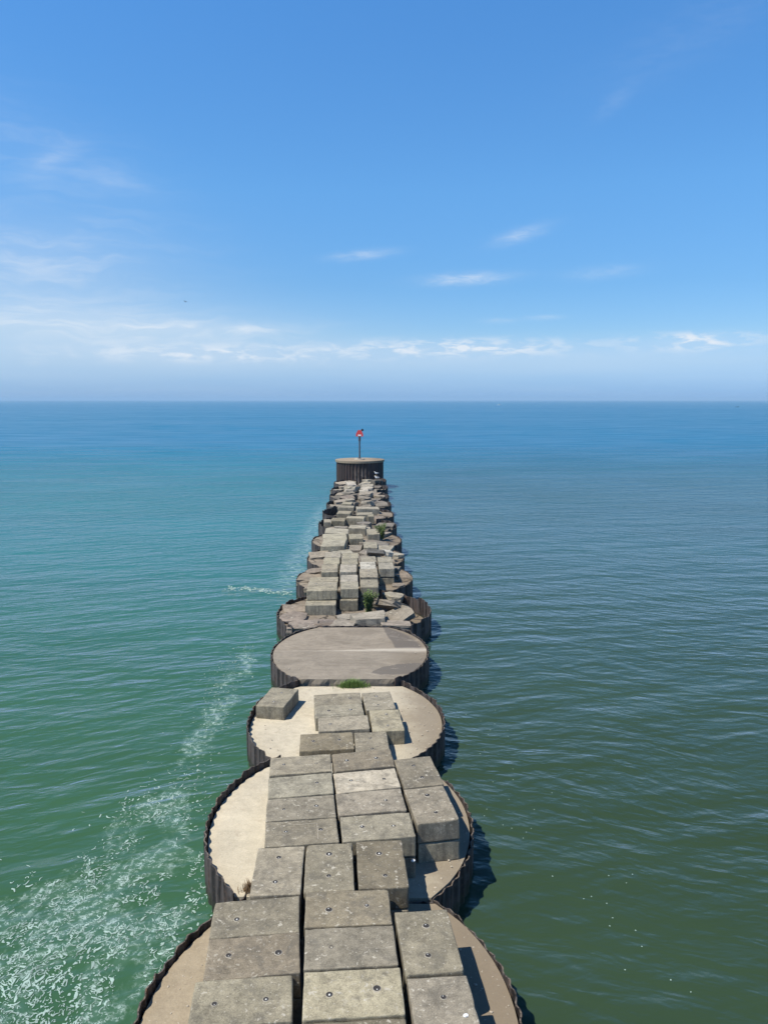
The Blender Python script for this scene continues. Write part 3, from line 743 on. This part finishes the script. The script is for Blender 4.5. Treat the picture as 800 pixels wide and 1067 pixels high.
# ------------------------------------------------------------------ broken slabs and rocks
def slab_mesh(seed, rounded=False):
    rnd = random.Random(seed); bm = bmesh.new()
    n = 4 if (seed % 8) in (0, 1, 3, 4, 6) and not rounded else rnd.choice((5, 6, 7)); off = rnd.uniform(0, 6.28) if n > 4 else math.pi/4
    pts = []
    for k in range(n):
        a = off + 2*math.pi*(k + rnd.uniform(-0.28, 0.28)*(0.45 if n == 4 else 1))/n; r = rnd.uniform(0.42, 0.56)*(1.28 if n == 4 else 1)
        pts.append((r*math.cos(a), r*math.sin(a)))
    top = [bm.verts.new((x, y, 0)) for x, y in pts]; bot = [bm.verts.new((x*rnd.uniform(0.95, 1.06), y*rnd.uniform(0.95, 1.06), -1)) for x, y in pts]
    bm.faces.new(top); bm.faces.new(bot[::-1])
    for k in range(n): bm.faces.new((top[(k+1) % n], top[k], bot[k], bot[(k+1) % n]))
    bmesh.ops.recalc_face_normals(bm, faces=bm.faces[:])
    bmesh.ops.bevel(bm, geom=bm.edges[:]+bm.verts[:], offset=0.11 if rounded else 0.035, segments=2, affect='EDGES', profile=0.6)
    bmesh.ops.triangulate(bm, faces=bm.faces[:])
    bmesh.ops.subdivide_edges(bm, edges=[e for e in bm.edges if e.calc_length() > 0.22], cuts=2, use_grid_fill=True)
    bmesh.ops.triangulate(bm, faces=bm.faces[:])
    amp = 0.09 if rounded else 0.05
    for v in bm.verts:
        d = noise.noise(v.co*2.6+Vector((seed*1.9, 0, 0))) + 0.5*noise.noise(v.co*6+Vector((0, seed, 0)))
        v.co += Vector((noise.noise(v.co*3+Vector((seed, 1, 1)))*0.05, noise.noise(v.co*3+Vector((1, seed, 1)))*0.05, d*amp))
    me = bpy.data.meshes.new('broken_slab'); bm.normal_update(); bm.to_mesh(me); bm.free(); me.materials.append(M_slab)
    return me
SLABS = [slab_mesh(100+s) for s in range(8)]; BOULD = [slab_mesh(200+s, True) for s in range(5)]
srnd = random.Random(5)
nsl = 0
def slab(x, y, z, wd, ln, th, label, col=(0.27, 0.225, 0.175), rot=None, name='broken_slab', cat='stone slab', me=None, group='broken slabs and rocks on the jetty'):
    global nsl
    o = bpy.data.objects.new(name, me or SLABS[nsl % 8]); C.objects.link(o); nsl += 1
    o.location = (x, y, z); o.rotation_euler = rot if rot else (R(srnd.uniform(-4, 4)), R(srnd.uniform(-4, 4)), srnd.uniform(-0.35, 0.35)+math.pi*srnd.choice((0, 1)))
    o.scale = (wd, ln, th); o.color = tint(col, 0.18); tag(o, label, cat, group)
    return o
ST = (0.26, 0.215, 0.17)
C5 = [
 (-4.75, 40.9, 1.46, 1.6, 1.7, 0.35, ST, None, 'flat tan slab at the left rim beside the lower block stack'),
 (-4.72, 39.1, 1.48, 1.6, 1.9, 0.35, ST, None, 'flat rough slab at the outermost left bulge of the wide broken cell'),
 (-4.2, 37.9, 1.42, 1.7, 1.3, 0.30, (0.30, 0.25, 0.20), None, 'pale front left slab of the wide broken cell meeting the smooth grey deck'),
 (-3.2, 38.6, 1.38, 1.6, 1.1, 0.30, (0.24, 0.20, 0.165), None, 'slab in front of the lowest left block'),
 (-2.95, 37.7, 1.46, 1.3, 0.8, 0.30, (0.25, 0.19, 0.15), None, 'small reddish slab at the edge of the smooth grey deck'),
 (-2.15, 37.95, 1.50, 1.3, 1.1, 0.35, (0.33, 0.29, 0.24), None, 'pale broken slab in the middle of the smooth deck far edge'),
 (-1.95, 39.1, 1.50, 1.2, 1.3, 0.40, (0.31, 0.28, 0.235), None, 'pale slab below the middle block column, left of the nearer bush'),
 (-0.78, 38.35, 1.78, 1.75, 1.15, 0.65, (0.29, 0.26, 0.21), (R(6), R(-3), 0.15), 'thick pale broken block in front of the nearer bush'),
 (0.45, 40.7, 1.80, 1.30, 2.7, 0.34, (0.26, 0.225, 0.175), (R(-14), R(24), 0.35), 'long slab tilted down into the hole, right of the nearer bush'),
 (0.75, 39.0, 1.62, 1.9, 1.5, 0.34, (0.25, 0.215, 0.17), (R(12), R(-20), 0.5), 'slab propped against the long tilted one at the open hole'),
 (0.55, 37.85, 1.50, 1.7, 0.9, 0.30, (0.30, 0.255, 0.215), (R(2), R(3), 0.1), 'flat slab with a pale lip at the right far edge of the smooth deck'),
 (0.55, 43.2, 1.62, 1.4, 1.2, 0.35, (0.36, 0.32, 0.26), None, 'pale slab behind the long tilted slab, under the right grid column'),
 (-4.65, 47.6, 1.58, 1.6, 2.1, 0.38, (0.27, 0.22, 0.165), None, 'broad tan slab at the left rim beside the block grid front'),
 (-4.3, 45.6, 1.56, 1.1, 1.4, 0.38, ST, None, 'front slab at the left rim before the block grid'),
 (-4.55, 49.8, 1.56, 1.3, 1.8, 0.40, ST, None, 'slab at the left rim beside the block grid back'),
 (1.15, 48.4, 1.58, 1.0, 1.9, 0.42, (0.27, 0.215, 0.17), None, 'rounded reddish slab at the right rim beside the block grid'),
 (0.6, 50.3, 1.62, 1.0, 1.2, 0.42, (0.29, 0.25, 0.20), None, 'slab at the right rim just behind the block grid'),
 (0.85, 45.9, 1.55, 0.9, 1.2, 0.40, ST, None, 'slab at the right rim in front of the block grid'),
]
for (x, y, z, wd, ln, th, c, rot, lb) in C5: slab(x, y, z, wd, ln, th, lb, c, rot)
slab(-0.62, 53.0, 2.25, 1.35, 0.55, 0.30, 'dark bluish slab end lying just behind the block grid', (0.16, 0.15, 0.14), (R(-35), R(4), 0.05))
slab(0.25, 53.2, 2.20, 0.9, 0.9, 0.35, 'small white slab fragment behind the right end of the block grid', (0.55, 0.52, 0.46), (R(5), R(12), 0.3))
slab(-2.9, 53.6, 2.0, 1.7, 0.8, 0.6, 'pale thin slab right behind the left columns of the block grid', LIGHTER, (R(3), R(2), 0.03))
COLS = [(-2.75, 'by the left rim'), (-1.1, 'left of the middle'), (0.75, 'right of the middle'), (2.6, 'by the right rim')]
ROWS = [(-2.3, 'at the front'), (0.0, 'halfway back'), (2.3, 'at the back')]
NTH = {6: 'eighth', 7: 'seventh', 8: 'sixth', 9: 'fifth', 10: 'fourth', 11: 'third', 12: 'second', 13: 'last'}
taken = [(b[0], b[1], b[3]/2, b[4]/2) for b in FAR] + [(-0.1, 61.3, 0.5, 0.7)]
for ci in range(6, 14):
    y0, y1, yc, a, zd, rl, rr, _t, _l = CELLS[ci]; cx = axis(yc)
    for ri, (ry, rw) in enumerate(ROWS):
        for ki, (kx, kw) in enumerate(COLS):
            x = cx + kx + srnd.uniform(-0.25, 0.25); y = yc + ry + srnd.uniform(-0.3, 0.3)
            if abs(ry) > 1 and ki in (0, 3): x -= 0.75*(1 if kx > 0 else -1)
            if any(abs(x-tx_) < hx+0.35 and abs(y-ty_) < hy+0.45 for tx_, ty_, hx, hy in taken): continue
            if ci == 9 and ki == 0: continue            # the fifth cell stands open on its left
            if ci in (8, 10) and ki == 3 and ri == 0: continue
            hw_ = halfw(y, yc, a) - 0.75; x = max(cx-hw_, min(cx+hw_, x))
            th = srnd.uniform(0.25, 0.5)*(0.45 if ci < 8 else 1); z = zd + th + srnd.uniform(-0.02, 0.12) + (0.2 if ki in (1, 2) else 0)
            c = srnd.choice((ST, (0.31, 0.265, 0.205), (0.36, 0.32, 0.25), (0.20, 0.175, 0.145), (0.28, 0.24, 0.185)))
            if ci >= 12 and ki in (1, 2): c = srnd.choice(((0.46, 0.42, 0.34), (0.40, 0.36, 0.29), (0.33, 0.29, 0.23)))
            bo = srnd.random() < 0.14
            lb = ('rounded boulder ' if bo else 'broken slab ') + kw + ' ' + rw + ' of the ' + NTH[ci] + ' cell before the beacon'
            slab(x, y, z, srnd.uniform(1.25, 1.8), srnd.uniform(1.6, 2.6), th+0.25, lb, c, (R(srnd.uniform(-7, 7)), R(srnd.uniform(-7, 7)), srnd.uniform(-0.4, 0.4)),
                 'boulder' if bo else 'broken_slab', 'boulder' if bo else 'stone slab', srnd.choice(BOULD) if bo else None)

# ------------------------------------------------------------------ navigation beacon
B = Vector((-3.45, 108.9, 4.36))
root = empty('navigation_beacon', B); tag(root, 'slim post with red daymark and black lantern on the end cell', 'beacon')
bm = bmesh.new(); cyl(bm, (0, 0, 0), 0.75, 0.72, 0.14, 32); o = obj('pedestal', bm, M_deck, root); o.color = (0.45, 0.40, 0.32, 1)
bm = bmesh.new(); box(bm, (0, 0, 0.16), (0.5, 0.5, 0.04))
for s in ((-.2, -.2), (.2, -.2), (-.2, .2), (.2, .2)): cyl(bm, (s[0], s[1], 0.17), 0.03, 0.03, 0.06, 8)
obj('base_plate', bm, M_post, root)
bm = bmesh.new(); cyl(bm, (0, 0, 0.16), 0.115, 0.10, 3.7, 16); cyl(bm, (0, 0, 2.6), 0.17, 0.17, 0.9, 16); obj('post', bm, M_post, root)
bm = bmesh.new()
tri = [(-0.52, 3.25), (0.52, 3.25), (0.50, 3.62), (0.22, 4.15), (-0.22, 4.15), (-0.50, 3.62)]
for sgn in (-0.13,):
    f = [bm.verts.new((x, sgn-0.02, z)) for x, z in tri]; g = [bm.verts.new((x, sgn+0.02, z)) for x, z in tri]
    bm.faces.new(f); bm.faces.new(g[::-1])
    for k in range(6): bm.faces.new((f[(k+1) % 6], f[k], g[k], g[(k+1) % 6]))
dm = obj('daymark', bm, M_red, root)
bm = bmesh.new(); box(bm, (0, -0.16, 3.42), (0.42, 0.015, 0.20)); obj('reflector', bm, M_white, dm)
bm = bmesh.new(); cyl(bm, (0, 0, 3.86), 0.06, 0.06, 0.24, 12); cyl(bm, (0.40, 0, 4.02), 0.17, 0.16, 0.22, 16); cyl(bm, (0.40, 0, 4.24), 0.19, 0.04, 0.10, 16)
box(bm, (0.20, 0, 4.0), (0.46, 0.10, 0.05)); obj('lantern', bm, M_black, root)

# ------------------------------------------------------------------ plants
def leaf(bm, p, L, wd, d, up):
    s = d.cross(up).normalized()*wd/2; m_ = p + d*L*0.5 + up*L*0.06
    a = bm.verts.new(p); b = bm.verts.new(m_+s); c = bm.verts.new(p+d*L); e = bm.verts.new(m_-s)
    bm.faces.new((a, b, c, e))
def bush(loc, Hh, Wd, n, label, seed):
    rnd = random.Random(seed); root = empty('bush', loc); tag(root, label, 'bush', 'bushes rooted between the blocks')
    st = bmesh.new(); fo = bmesh.new()
    for k in range(11):
        a = rnd.uniform(0, 6.28); lean = rnd.uniform(0.05, 0.55); h = Hh*rnd.uniform(0.6, 1.05); prev = Vector((0, 0, -0.1))
        for s in range(1, 6):
            f = s/5; p = Vector((math.cos(a)*Wd*0.5*lean*2*f**1.3, math.sin(a)*Wd*0.5*lean*2*f**1.3, h*f)) + Vector((rnd.uniform(-.03, .03), rnd.uniform(-.03, .03), 0))
            d = p-prev; q = d.to_track_quat('Z', 'Y').to_matrix().to_4x4()
            r = bmesh.ops.create_cone(st, cap_ends=False, segments=5, radius1=0.014*(1.2-f), radius2=0.011*(1.2-f), depth=d.length)
            bmesh.ops.transform(st, matrix=Matrix.Translation((p+prev)/2) @ q, verts=r['verts']); 
            for m_ in range(n//55):
                dd = Vector((rnd.uniform(-1, 1), rnd.uniform(-1, 1), rnd.uniform(-0.3, 0.9))).normalized()
                up = Vector((rnd.uniform(-.5, .5), rnd.uniform(-.5, .5), 1)).normalized()
                leaf(fo, prev.lerp(p, rnd.random())+dd*rnd.uniform(0, 0.11), rnd.uniform(0.07, 0.15), rnd.uniform(0.03, 0.06), dd, up)
            prev = p
    obj('stem', st, M_stem, root); obj('foliage', fo, M_leaf, root)
bush((-0.82, 40.4, 1.35), 1.15, 1.25, 3200, 'nearer green bush with yellowish top in front of the block stack', 3)
bush((-0.12, 61.2, 1.7), 1.15, 1.35, 2600, 'further dark green bush beside blocks at the right rim', 9)
def tuft(loc, wd, dp, h, n, m_, label, seed, cat='grass tuft'):
    rnd = random.Random(seed); bm = bmesh.new()
    for k in range(n):
        x = rnd.gauss(0, wd*0.27); y = rnd.gauss(0, dp*0.3); hh = h*rnd.uniform(0.45, 1.0)*(1-0.5*min(1, abs(x)/wd)); a = rnd.uniform(0, 6.28); le = rnd.uniform(0.1, 0.6)*hh
        wv = Vector((math.cos(a+1.57), math.sin(a+1.57), 0))*0.008; p = Vector((x, y, 0)); q = p+Vector((math.cos(a)*le*0.35, math.sin(a)*le*0.35, hh*0.6)); e = p+Vector((math.cos(a)*le, math.sin(a)*le, hh))
        A, Bv, Cv, D, E_ = [bm.verts.new(v) for v in (p-wv, p+wv, q+wv*0.8, q-wv*0.8, e)]
        bm.faces.new((A, Bv, Cv, D)); bm.faces.new((D, Cv, E_))
    o = obj('grass_tuft', bm, m_); o.location = loc; tag(o, label, cat)
tuft((-1.25, 29.72, 1.17), 1.05, 0.22, 0.46, 900, M_grass, 'bright green grass tuft against the step of the smooth grey deck', 2)
tuft((-3.1, 16.45, 1.36), 0.40, 0.2, 0.34, 220, M_dry, 'small dry brown grass clump in the cusp left of the bridging blocks', 4)

# ------------------------------------------------------------------ birds
def gull(loc, rz, label):
    root = empty('gull', loc, rz); tag(root, label, 'gull', 'white gulls standing by the end cell')
    bm = bmesh.new()
    prof = [(-0.34, 0.30, 0.012), (-0.24, 0.31, 0.05), (-0.10, 0.31, 0.095), (0.04, 0.32, 0.115), (0.13, 0.36, 0.10), (0.18, 0.43, 0.065), (0.20, 0.49, 0.058), (0.235, 0.525, 0.06), (0.275, 0.53, 0.045), (0.30, 0.525, 0.015)]
    rings = []
    for k, (x, z, r) in enumerate(prof):
        tl = 0 if k < 4 else 0.6
        rings.append([bm.verts.new((x - math.sin(tl)*math.sin(2*math.pi*j/12)*r*0.6, math.cos(2*math.pi*j/12)*r*0.85, z+math.sin(2*math.pi*j/12)*r)) for j in range(12)])
    for a, b in zip(rings, rings[1:]):
        for j in range(12): bm.faces.new((a[j], a[(j+1) % 12], b[(j+1) % 12], b[j]))
    bm.faces.new(rings[0][::-1]); bm.faces.new(rings[-1])
    body = obj('body', bm, M_gull, root, smooth=True)
    bm = bmesh.new()
    for s in (-1, 1):
        v = bmesh.ops.create_icosphere(bm, subdivisions=2, radius=1.0)['verts']
        bmesh.ops.transform(bm, matrix=Matrix.Translation((-0.12, s*0.075, 0.345)) @ Matrix.Diagonal((0.26, 0.03, 0.075, 1)), verts=v)
    obj('wing', bm, M_gullback, root, smooth=True)
    bm = bmesh.new(); v = bmesh.ops.create_cone(bm, cap_ends=True, segments=8, radius1=0.018, radius2=0.004, depth=0.09)['verts']
    bmesh.ops.transform(bm, matrix=Matrix.Translation((0.335, 0, 0.52)) @ Matrix.Rotation(R(95), 4, 'Y'), verts=v); obj('bill', bm, M_bill, root)
    for s in (-1, 1):
        bm = bmesh.new(); cyl(bm, (0.02, s*0.04, 0.0), 0.009, 0.011, 0.24, 6); box(bm, (0.05, s*0.04, 0.006), (0.08, 0.05, 0.012)); obj('leg', bm, M_bill, root)
    return root
bm = bmesh.new(); cyl(bm, (0, 0, -2.0), 0.22, 0.22, 4.4, 14)
v_ = cyl(bm, (0, 0, 2.4), 0.26, 0.24, 0.08, 14)
pile = obj('steel_pile', bm, M_steel); pile.location = (-1.05, 104.6, 0); tag(pile, 'dark steel pile stub by the right of the end cell', 'pile')
gull((-1.05, 104.6, 2.48), R(200), 'white gull perched on the dark pile stub in front of the end cell')
g2 = gull((-0.95, 101.0, 2.25), R(185), 'white gull standing on rocks below the perched one')
slab(-0.95, 101.0, 2.27, 1.3, 1.3, 1.1, 'dark rock under the lower white gull', (0.12, 0.105, 0.09), (0, 0, 0.4))
# flying bird, far out over the lake
bm = bmesh.new()
def strip(pts):
    prev = None
    for (x, y, z, c) in pts:
        t_ = [bm.verts.new((x, y+c, z)), bm.verts.new((x, y, z+0.035)), bm.verts.new((x, y-c, z)), bm.verts.new((x, y, z-0.02))]
        if prev:
            for k in range(4): bm.faces.new((prev[k], prev[(k+1) % 4], t_[(k+1) % 4], t_[k]))
        prev = t_
strip([(-0.70, 0.0, 0.10, 0.02), (-0.42, 0.03, 0.20, 0.08), (-0.10, 0.0, 0.05, 0.12), (0.10, 0.0, 0.05, 0.12), (0.42, 0.03, 0.20, 0.08), (0.70, 0.0, 0.10, 0.02)])
v = bmesh.ops.create_uvsphere(bm, u_segments=10, v_segments=8, radius=1.0)['verts']
bmesh.ops.transform(bm, matrix=Matrix.Diagonal((0.09, 0.30, 0.09, 1)), verts=v)
fb = obj('flying_bird', bm, M_bird); dist = 210.0
fb.location = (-201/801*dist, dist, 12.73 + dist*0.1228); fb.rotation_euler = (R(8), R(10), R(60))
tag(fb, 'tiny dark bird flying above the horizon at left', 'bird')

# ------------------------------------------------------------------ distant boats
def boat(loc, L, rz, hull_m, label, name, cabin=True):
    root = empty(name, loc, rz); tag(root, label, 'boat')
    bm = bmesh.new(); rings = []
    for x, hw, zk, zg in ((-0.5, 0.15, 0.0, 0.13), (-0.2, 0.17, -0.02, 0.13), (0.15, 0.15, -0.02, 0.15), (0.38, 0.08, 0.0, 0.18), (0.5, 0.005, 0.10, 0.20)):
        rings.append([bm.verts.new(Vector(p)*L) for p in ((x, -hw, zg), (x, -hw*0.8, zk), (x, hw*0.8, zk), (x, hw, zg))])
    for a, b in zip(rings, rings[1:]):
        for j in range(4): bm.faces.new((a[j], b[j], b[(j+1) % 4], a[(j+1) % 4]))
    bm.faces.new(rings[0]); bm.faces.new(rings[-1][::-1]); obj('hull', bm, hull_m, root)
    if cabin:
        bm = bmesh.new(); box(bm, Vector((0.02, 0, 0.23))*L, Vector((0.34, 0.22, 0.16))*L); bmesh.ops.bevel(bm, geom=bm.edges[:], offset=0.02*L, segments=2, affect='EDGES'); cb = obj('cabin', bm, hull_m, root)
        bm = bmesh.new(); box(bm, Vector((0.05, 0, 0.26))*L, Vector((0.30, 0.225, 0.06))*L); obj('window', bm, M_glass, cb)
    else:
        bm = bmesh.new(); box(bm, Vector((-0.46, 0, 0.18))*L, Vector((0.10, 0.08, 0.20))*L); obj('outboard_motor', bm, M_black, root)
        bm = bmesh.new(); box(bm, Vector((0.1, 0, 0.19))*L, Vector((0.08, 0.16, 0.18))*L); obj('console', bm, M_glass, root)
boat((266, 1794, 0.1), 8.5, R(20), M_white, 'tiny white motor boat near the horizon', 'motor_boat')
boat((602, 1322, 0.05), 6.0, R(5), M_black, 'tiny dark open boat far out at right', 'open_boat', False)

# ------------------------------------------------------------------ scraps left on the blocks
def scrap(loc, s, label, seed, rot=(0, 0, 0.3)):
    rnd = random.Random(seed); bm = bmesh.new()
    n = 7; top = [bm.verts.new((s*rnd.uniform(0.7, 1)*math.cos(6.283*k/n), s*0.8*rnd.uniform(0.7, 1)*math.sin(6.283*k/n), 0.012+0.02*rnd.random())) for k in range(n)]
    lowr = [bm.verts.new((v.co.x*1.02, v.co.y*1.02, 0.0)) for v in top]
    c_ = bm.verts.new((0, 0, 0.035))
    for k in range(n):
        q = (k+1) % n; bm.faces.new((c_, top[k], top[q])); bm.faces.new((top[k], lowr[k], lowr[q], top[q]))
    bm.faces.new(lowr[::-1])
    o = obj('white_scrap', bm, M_white); o.location = loc; o.rotation_euler = rot; tag(o, label, 'scrap')
scrap((1.38, 11.62, 2.415), 0.06, 'small white scrap lying on the nearest right block', 1)
scrap((0.69, 16.88, 1.872), 0.06, 'small white scrap on a lower block ledge by the second cell', 2)

# ------------------------------------------------------------------ haze over the lake
bm = bmesh.new()
bmesh.ops.create_cube(bm, size=1.0)
bmesh.ops.transform(bm, matrix=Matrix.Translation((0, 20250, 19.25)) @ Matrix.Diagonal((82000, 41500, 45.5, 1)), verts=bm.verts)
hm = bpy.data.materials.new('summer_haze'); hm.use_nodes = True; t = NT(hm.node_tree); t.n.clear()
pv = t.new('ShaderNodeVolumePrincipled'); pv.inputs['Color'].default_value = (0.50, 0.76, 1.0, 1); pv.inputs['Density'].default_value = 1.5e-4
t.l.new(pv.outputs[0], t.new('ShaderNodeOutputMaterial').inputs['Volume'])
hz = obj('haze', bm, hm); hz['kind'] = 'stuff'

# ------------------------------------------------------------------ gravel washed onto the decks
prnd = random.Random(77); bm = bmesh.new()
def pebble(x, y, z, r):
    v = bmesh.ops.create_icosphere(bm, subdivisions=1, radius=r)['verts']
    sx, sy, sz = prnd.uniform(0.7, 1.4), prnd.uniform(0.7, 1.4), prnd.uniform(0.4, 0.8)
    for q in v: q.co = Vector((q.co.x*sx + x, q.co.y*sy + y, q.co.z*sz + z)) + Vector((prnd.uniform(-1, 1), prnd.uniform(-1, 1), prnd.uniform(-1, 1)))*r*0.15
for ci, n_ in ((0, 120), (1, 260), (2, 200), (3, 50)):
    y0, y1, yc, a, zd, *_r = CELLS[ci]
    for k in range(n_):
        y = prnd.uniform(y0+0.3, y1-0.3); hw = halfw(y, yc, a)-0.15
        f = 1-abs(prnd.gauss(0, 0.28)); x = axis(yc) + hw*f*(1 if prnd.random() < 0.72 else -1)
        pebble(x, y, zd+0.012, prnd.choice((0.008, 0.012, 0.016, 0.03)))
gv = obj('gravel', bm, simple('pale_gravel', (0.38, 0.33, 0.26), 0.9, var=0.6, scale=30)); tag(gv, 'loose pale gravel scattered along the deck edges', 'gravel', kind='stuff')
# pale scored lines on one block of the second cell
bm = bmesh.new()
for c_, s_ in (((0.0, 0.33, 0), (0.75, 0.012, 0.003)), ((0.38, -0.03, 0), (0.012, 0.70, 0.003)), ((-0.42, 0.30, 0), (0.05, 0.06, 0.004))): box(bm, c_, s_)
for o in list(bpy.data.objects):
    if o.get('label', '').startswith('upper block') and 'scored' in o['label']:
        ln_ = obj('score_line', bm, simple('chalky_score', (0.36, 0.32, 0.25), 0.9, var=0.4), o); ln_.location = (0, 0, 0.006)
        if abs(o.rotation_euler.z) > 1.5: ln_.rotation_euler.z = math.pi
